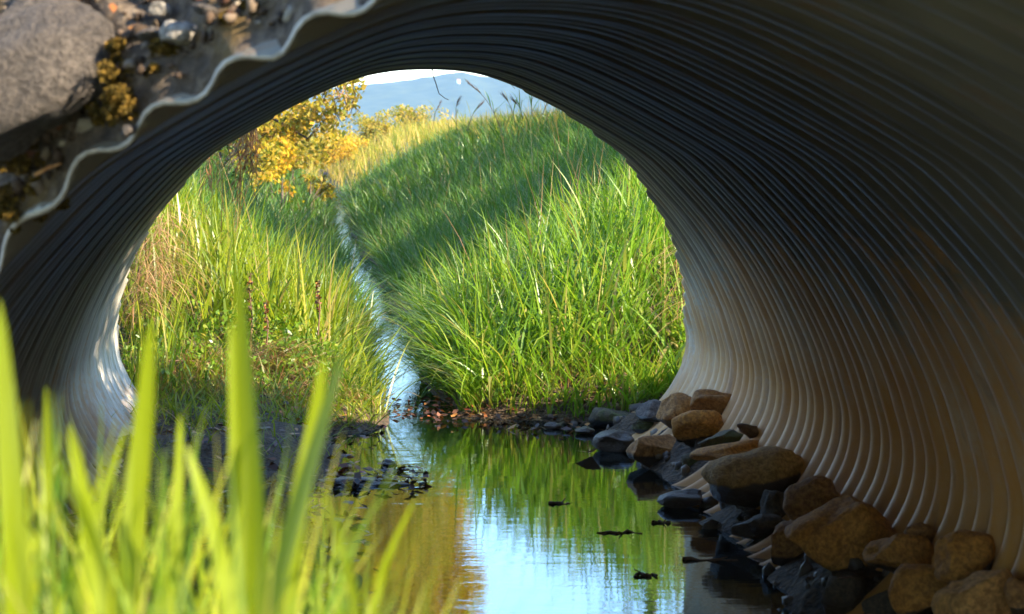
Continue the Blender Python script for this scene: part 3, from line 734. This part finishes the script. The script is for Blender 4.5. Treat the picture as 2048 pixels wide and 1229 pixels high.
tree('tree', (-2.1, 23, 1), 4, rblobs(5, 9, 1.1, 1.2, .1, 3.0, .6, .9), 8000, .065, LEAF_GRN, 'dark bushy tree behind the hanging orange roots on the left', 'tree', G1, seed=5)
tree('tree', (-1.2, 36, 1), 9, [(1.4, 0, 3.0, .9), (2.3, .4, 3.2, .8), (.4, 0, 3.6, 1.2), (2.6, 0, 4.2, .9), (1.4, .5, 4.6, 1.2), (.2, .3, 5.2, 1.4), (2.5, 0, 5.6, 1.0), (1.3, 0, 6.4, 1.3), (2.6, .3, 7.0, 1.1), (.6, 0, 7.6, 1.3), (3.0, 0, 3.3, .8), (3.1, .2, 4.6, .9), (2.9, 0, 6.0, .9), (3.0, 0, 7.4, .9), (2.2, 0, 8.4, 1.0)], 60000, .15, LEAF_GOLD,
     'tall yellow tree whose crown hangs over the ditch, mirrored gold in the pool', 'tree', G1, seed=6, gap=-.7)
SH = [(-.3, 28, .42, 'small yellow bush at the ditch edge in front of the yellow shrubs'), (-1.0, 27, .6, 'yellow bush left of the small one at the ditch edge'),
      (-1.05, 31, .75, 'full golden bush between the hanging roots and the leaning tree'), (.05, 36, .4, 'low golden bush close to the water behind the small yellow bush'),
      (-.55, 33, .62, 'yellow shrub under the leaning tree, nearest of the yellow shrubs'), (-.25, 40, .6, 'tan shrub left of the ditch behind the nearest yellow shrub'),
      (-1.1, 47, 1.0, 'broad golden shrub behind the tan shrub'), (-.2, 56, .8, 'golden shrub at the left edge of the far ditch'), (1.0, 72, 1.1, 'golden shrub closing off the far end of the ditch'),
      (2.3, 76, 1.1, 'pale golden shrub right of the far end of the ditch'), (-.6, 82, 1.5, 'tall golden shrub in the back, left of the hill view'),
      (3.9, 86, 1.1, 'small tan shrub under the open hill view')]
for k, (x, d, r, lb) in enumerate(SH):
    q = RS(60+k)
    tree('shrub', (x, d, float(terrain(np.array([x]), np.array([d]), False)[0])), r*1.3, [(q.uniform(-.7, .7)*r, q.uniform(-.5, .5)*r, q.uniform(.25, .9)*r, q.uniform(.4, .65)*r) for _ in range(7)],
         5000, .055*(1+d/90), [LEAF_GOLD, LEAF_YEL][k % 2], lb, 'shrub', 'golden shrubs at the far end of the ditch', .03, 70+k)
for k, (x, d, z, h, lb) in enumerate([(2.25, 7.75, 1.3, 1.9, 'unseen round bush added right above the far pipe mouth to shade its left wall'), (1.75, 7.15, 1.7, 2.0, 'unseen bush added on the embankment crest to shade the left wall, nearest to the pipe middle'), (3.1, 7.3, 1.4, 1.9, 'unseen shading bush added on the embankment crest beside the round bush')]):
    tree('shrub', (x, d, z), h, [(0, 0, 1.2, .55), (-.3, .1, .8, .45), (.3, 0, .8, .5), (0, .1, 1.5, .4)], 3500, .07, LEAF_GRN, lb, 'shrub', 'unseen bushes added on the embankment for shade', .03, 180+k)  # bushes added out of view to shade the sunlit left pipe wall
RT = [(7.6, 13.2, 6.0), (7.0, 17, 6.6), (7.8, 21.5, 6.4), (7.2, 26, 4.8), (7.6, 31, 4.6), (7.2, 36.5, 4.4), (7.6, 41, 4.4)]
for k, (x, d, h) in enumerate(RT):
    tree('tree', (x, d, 1.2), h, rblobs(30+k, 9, 1.9, 2.0, h*.3, h*.85, 1.0, 1.5), 2600, .3, [LEAF_GRN, LEAF_YEL][k % 2],
         'tree of the row right of the ditch, hidden by the pipe wall', 'tree', 'tree row right of the ditch', .14, 90+k)
tree('tree', (3.75, 25.5, 1.2), 6.5, [(0, 0, 3.2, .8), (-.7, 0, 3.7, .8), (.6, .3, 4.0, 1.0), (0, 0, 4.8, 1.1), (-.5, .2, 5.4, .9)], 5000, .1, LEAF_YEL,
     'slim yellow tree on the right bank, mirrored in the pool beside the stones', 'tree', None, .11, 55)
for k, (x, y, h) in enumerate([(-5.2, -4.4, 9), (-2, -5, 10), (1.2, -4.6, 9), (4.2, -5.4, 9.5)]):  # unseen trees, added to keep sky light out of the near mouth
    tree('tree', (x, y, .6), h, rblobs(130+k, 13, 1.7, 1.4, .8, h*.88, 1.3, 1.8), 5000, .5, LEAF_GRN,
         'unseen dense tree added behind the camera to block sky light', 'tree', 'unseen tree row added behind the camera', .16, 140+k)

# reeds against the hill
def reed(base, top, droop, label, k):
    o = empty('reed', base, label, 'reed', 'dark reeds on the crest against the hill')
    L = Vector(top)-Vector(base); q = RS(300+k)
    pts = [L*t_+Vector((droop*t_**3*.12, 0, -abs(droop)*.03*t_**3)) for t_ in np.linspace(0, 1, 8)]
    v, f = tube_mesh('s', pts, list(np.linspace(.004, .002, 8)), 5); link('stalk', mesh('stalk', v, f), TWIG, o)
    m = 7; b = np.array([pts[q.randint(1, 6)][:] for _ in range(m)])
    v, f = blades(q, b, q.uniform(.15, .34, m), q.uniform(.008, .016, m), q.uniform(.3, .8, m), q.uniform(.3, 1.3, m), None, 5); link('leaf', mesh('leaf', v, f), G_MID, o)['kind'] = 'stuff'
    m = 70; b = np.array([(pts[5]+(pts[7]-pts[5])*q.rand())[:] for _ in range(m)])
    az = np.where(q.rand(m) < .5, 0, np.pi)*0+(0 if droop > 0 else np.pi)+q.normal(0, .5, m)
    v, f = blades(q, b, q.uniform(.05, .13, m), q.uniform(.003, .006, m), q.uniform(.2, .7, m), q.uniform(.5, 1.6, m), az, 4); link('plume', mesh('plume', v, f), TWIG, o)
RD = [(1000, 232, 962, 160, -1.2, 25, 'tall dark reed with its plume hanging left before the hill'), (915, 240, 905, 196, .6, 30, 'short dark reed left of the tall drooping one'),
      (935, 240, 948, 205, .8, 28, 'reed bent to the right between short reed and tall drooping one'), (1030, 222, 1018, 190, -.5, 26, 'reed just right of the tall drooping one'),
      (1065, 212, 1058, 172, .7, 24, 'reed at the pipe edge with feathery top'), (1085, 208, 1100, 178, 1.0, 24, 'rightmost reed bending against the pipe edge'),
      (865, 240, 872, 205, .5, 36, 'faint brown reed left of all dark reeds'), (1045, 216, 1040, 200, -.6, 25, 'lowest reed on the crest near the pipe edge')]
for k, (x0_, y0_, x1_, y1_, dr, d_, lb) in enumerate(RD):
    reed(at(x0_, y0_+22, d_), at(x1_, y1_, d_), dr, lb, k)

# things hanging in the far mouth
def strands(name, label, cat, starts, lens, d0, mat, rad, seed, spread=.02):
    q = RS(seed); parts = []
    for (px, py), ln in zip(starts, lens):
        p0 = at(px, py, d0); n_ = 9; L = ln*d0/F; pts = []; x = y = 0
        for i in range(n_):
            pts.append(p0+Vector((x, y, -L*i/(n_-1)))); x += q.normal(0, spread)*L; y += q.normal(0, spread)*L
        parts.append(tube_mesh('s', pts, list(np.linspace(rad, rad*.45, n_)), 5))
        for _ in range(3):
            i = q.randint(2, 7); dv = Vector((q.uniform(-.05, .05), q.uniform(-.02, .02), -q.uniform(.02, .07)))
            parts.append(tube_mesh('s', [pts[i], pts[i]+dv*.5, pts[i]+dv], [rad*.6, rad*.5, rad*.3], 4))
    v, f = merge(parts); tag(link(name, mesh(name, v, f), mat), label, cat)
q = RS(9)
strands('hanging_roots', 'thick bundle of orange roots hanging from the upper left of the far mouth', 'roots', [(q.uniform(476, 510), 236+q.uniform(0, 12)) for _ in range(24)], q.uniform(50, 215, 24), 8.75, VINE, .0021, 10, .035)
strands('hanging_roots', 'thin bundle of orange roots hanging lower left near the grass', 'roots', [(q.uniform(412, 432), 302+q.uniform(0, 10)) for _ in range(6)], q.uniform(60, 150, 6), 9.1, VINE, .0019, 12, .035)
strands('hanging_straw', 'pale straws hanging under the pipe crown before the yellow tree', 'straw', [(q.uniform(640, 712), 160+q.uniform(0, 8)) for _ in range(7)], q.uniform(40, 120, 7), 8.3, VINE, .0018, 13, .08)
def twig(name, label, cat, pix, rad, mat, group=None):
    pts = [at(*p) for p in pix]; v, f = tube_mesh('t', pts, list(np.linspace(rad, rad*.5, len(pts))), 6)
    tag(link(name, mesh(name, v, f), mat), label, cat, group)
twig('hanging_twig', 'thin dark twig dangling from the crown in front of the hill', 'twig', [(864, 122, 8.05), (865, 148, 8.05), (872, 168, 8.05), (878, 188, 8.05), (890, 197, 8.05), (897, 200, 8.06)], .0022, TWIG)
twig('hanging_twig', 'short dark twig at the left of the sky opening', 'twig', [(788, 130, 8.1), (772, 146, 8.1), (758, 166, 8.1)], .002, TWIG)
twig('hanging_twig', 'short bent twig hanging right before the hill ridge', 'twig', [(1010, 148, 8.2), (1018, 165, 8.2), (1030, 178, 8.2)], .0016, TWIG)
twig('fallen_twig', 'crooked dark twig lying against the left pipe wall', 'twig', [(214, 744, 10.35), (226, 760, 10.36), (240, 772, 10.4), (256, 780, 10.5), (276, 786, 10.6)], .005, TWIG)
twig('fallen_twig', 'long arched bare twig on the left bank', 'twig', [(316, 745, 10.75), (322, 730, 10.75), (340, 722, 10.76), (385, 722, 10.8), (440, 728, 10.85)], .004, TWIG)
for k, (x, y0_, y1_, d_, lb) in enumerate([(500, 545, 690, 11.2, 'dark dry seed stem standing in the left grass clump, tallest'), (636, 560, 650, 11.1, 'dark dry seed stem at the right side of the left clump'), (532, 600, 690, 11.15, 'short dry stem beside the tallest seed stem')]):
    o = empty('dry_stem', at(x, y1_, d_), lb, 'plant', 'dry stems in the left clump'); Ln = (y1_-y0_)*d_/F
    v, f = tube_mesh('s', [(0, 0, -.05), (.01, 0, Ln*.4), (-.005, 0, Ln*.8), (.004, 0, Ln)], [.004, .0035, .0025, .0012], 6); link('stem', mesh('stem', v, f), TWIG, o)
    q = RS(400+k); m = 40; b = np.stack([q.normal(0, .008, m), q.normal(0, .008, m), Ln*q.uniform(.3, 1, m)], -1)
    v, f = leaf_cloud(q, [(0, 0, Ln*z_, .014) for z_ in (.35, .5, .62, .75, .85, .95)], 90, .016, gap=-9); link('seeds', mesh('seeds', v, f), LITTER, o)['kind'] = 'stuff'

rng = RS(33); bl = []
for _ in range(130):
    x = rng.uniform(-.85, .2); d_ = rng.uniform(10.6, 12.2); bl.append((x, d_, float(terrain(np.array([x]), np.array([d_]))[0])+rng.uniform(.02, .14), rng.uniform(.03, .08)))
for _ in range(60):
    x = rng.uniform(.8, 1.8); d_ = rng.uniform(11, 12.6); bl.append((x, d_, float(terrain(np.array([x]), np.array([d_]))[0])+rng.uniform(.05, .3), rng.uniform(.03, .07)))
stuff('weeds', [leaf_cloud(rng, bl, 5200, .03, gap=-9)], G_NEAR)
# leaf litter on the shores, floating leaves and sticks
def flat_leaves(rng, P, size, tiltv=.35):
    m = len(P); yaw = rng.uniform(0, 6.28, m); nrm = np.stack([rng.normal(0, tiltv, m), rng.normal(0, tiltv, m), np.ones(m)], -1); nrm /= np.linalg.norm(nrm, axis=1, keepdims=True)
    a = np.stack([np.cos(yaw), np.sin(yaw), np.zeros(m)], -1); a -= nrm*(a*nrm).sum(1, keepdims=True); b = np.cross(nrm, a); s_ = rng.uniform(.6, 1.4, m)[:, None]*size
    c = nrm*s_*rng.uniform(-.1, .25, m)[:, None]
    V = np.stack([P-a*s_*.5, P-b*s_*.3+c, P+a*s_*.55+c, P+b*s_*.3+c], 1).reshape(-1, 3)
    return V, np.arange(m*4).reshape(-1, 4)
rng = RS(21); parts = []
q = RS(78); ii = q.randint(30, 220, 1300); jj = q.randint(5, 66, 1300); P = np.stack([BX[ii, jj], BD[ii, jj]-.012, BZ[ii, jj]+.006], -1)
m = len(P); nn_ = np.stack([q.normal(0, .4, m), -1+q.normal(0, .4, m), 1+q.normal(0, .4, m)], -1); nn_ /= np.linalg.norm(nn_, axis=1, keepdims=True)
a = np.cross(nn_, q.normal(size=(m, 3))); a /= np.linalg.norm(a, axis=1, keepdims=True); bb = np.cross(nn_, a); s_ = q.uniform(.012, .032, m)[:, None]
stuff('leaf_litter', [(np.stack([P-a*s_*.5, P-bb*s_*.3+nn_*s_*.15, P+a*s_*.55, P+bb*s_*.3+nn_*s_*.15], 1).reshape(-1, 3), np.arange(m*4).reshape(-1, 4))], LITTER)
def litter(n, xr, dr, lift=.012, size=.045):
    x = rng.uniform(*xr, n); d = rng.uniform(*dr, n); z = np.maximum(terrain(x, d), .002)+rng.uniform(.002, lift, n)
    k = z < .2; return flat_leaves(rng, np.stack([x, d, z], -1)[k], size)
parts += [litter(200, (.55, 1.5), (10.6, 10.9), .03, .035), litter(200, (.15, .7), (10.75, 11.6), .015, .035), litter(140, (-.3, .35), (9.9, 10.7), .03, .035), litter(700, (-.85, .2), (5.5, 10.5), .03),
          litter(120, (.08, .45), (8.6, 9.1), .03), litter(50, (.9, 1.6), (10.2, 10.7), .02)]
stuff('leaf_litter', parts, LITTER)
mudm = plain_mat('wet_leaf_mud', (.012, .008, .005), (.05, .025, .012), 40, .4, .8, .01)
def low_mound(name, label, cat, px, py, wpx, dep, h, seed, mat):
    d = 1.283*F/(py-YV); p = at(px, py, d); me = rock_mesh(seed, wpx*d/F, h, dep, 2, 4, .35); o = link(name, me, mat); o.location = p
    tag(o, label, cat)
low_mound('leaf_raft', 'dark bar of mud and sodden leaves in the water in front of the left shore', 'leaf raft', 725, 968, 190, .22, .05, 501, mudm)
low_mound('leaf_raft', 'small tuft of sodden leaves at the tip of the dark mud bar', 'leaf raft', 778, 932, 34, .06, .05, 502, mudm)
for k, (x, y, wpx, lb) in enumerate([(1238, 1066, 88, 'dark floating twig in the middle of the pool below the green reflection'), (1422, 1122, 108, 'ragged floating twig over the mirrored pipe wall'), (1322, 1046, 36, 'short dark floating leaf stem left of the black stones'),
                                      (1290, 1152, 44, 'small floating twig low in the pool'), (1120, 1008, 40, 'faint floating straw in the blue reflection')]):
    d = 1.283*F/(y-YV); q = RS(520+k); L = wpx*d/F; parts_ = []
    pts = [Vector(((i/7-.5)*L, q.uniform(-.02, .02), q.uniform(-.002, .006))) for i in range(8)]
    parts_.append(tube_mesh('s', pts, [q.uniform(.003, .009) for _ in pts], 6))
    for i in (4,): parts_.append(tube_mesh('s', [pts[i], pts[i]+Vector((q.uniform(-.04, .04), q.uniform(-.06, .06), .012))], [.004, .0015], 5))
    v, f = merge(parts_); o = link('floating_twig', mesh('floating_twig', v, f), TWIG); o.location = at(x, y, d); tag(o, lb, 'twig', 'twigs floating on the pool')
for k, (x, y, sz, lb) in enumerate([(1180, 915, .16, 'long orange leaf floating before the blocky stone'), (1050, 856, .07, 'orange leaf at the edge of the leaf covered shore'), (1690, 1162, .05, 'orange leaf lying on the black wet stone')]):
    d = 1.283*F/(y-YV) if k < 2 else seat(1690, 1196, 100, 104, .75)-.09
    v, f = flat_leaves(RS(540+k), np.zeros((1, 3)), sz, .15); o = link('floating_leaf' if k < 2 else 'fallen_leaf', mesh('leaf', v, f), LITTER); o.location = at(x, y, d)+Vector((0, 0, .004)); tag(o, lb, 'leaf')
# near bank: moss cushions, twigs, gravel
moss = leaf_mat('golden_moss', [(0, (.03, .022, .005)), (.5, (.1, .065, .01)), (1, (.22, .13, .025))], .1, .8, .1)
for k, (x, y, r, lb) in enumerate([(255, 175, .05, 'golden moss cushion between boulder and pale stone'), (225, 225, .03, 'small moss cushion at the right foot of the boulder'), (80, 335, .045, 'golden moss patch under the boulder'), (12, 425, .035, 'moss patch at the left picture edge by the rim'), (330, 115, .03, 'moss tuft just above the rim below the pale stone'), (240, 120, .03, 'moss patch at the upper right edge of the boulder'), (50, 390, .035, 'wide moss patch low on the bank between boulder and rim'), (470, 25, .025, 'moss tuft at the top of the bank close to the rim')]):
    p = bank_pt(x, y); q = RS(600+k)
    v, f = leaf_cloud(q, [(q.normal(0, r*.7), q.normal(0, r*.3), q.normal(0, r*.5), r*q.uniform(.25, .5)) for _ in range(9)], 1500, .009, gap=-9); o = link('moss', mesh('moss', v, f), moss); o.location = p; tag(o, lb, 'moss', 'moss on the near bank')
for k, (pp, lb) in enumerate([([(75, 5), (110, 25), (150, 60)], 'bare twig lying above the boulder'), ([(75, 362), (100, 348), (125, 340)], 'pale twig on the moss under the boulder'), ([(120, 15), (150, 18), (172, 8)], 'short twig crossing above the boulder')]):
    pts = [bank_pt(*p_)+Vector((0, -.03, .01)) for p_ in pp]; v, f = tube_mesh('t', pts, [.003, .003, .002], 6); tag(link('fallen_twig', mesh('fallen_twig', v, f), VINE), lb, 'twig')
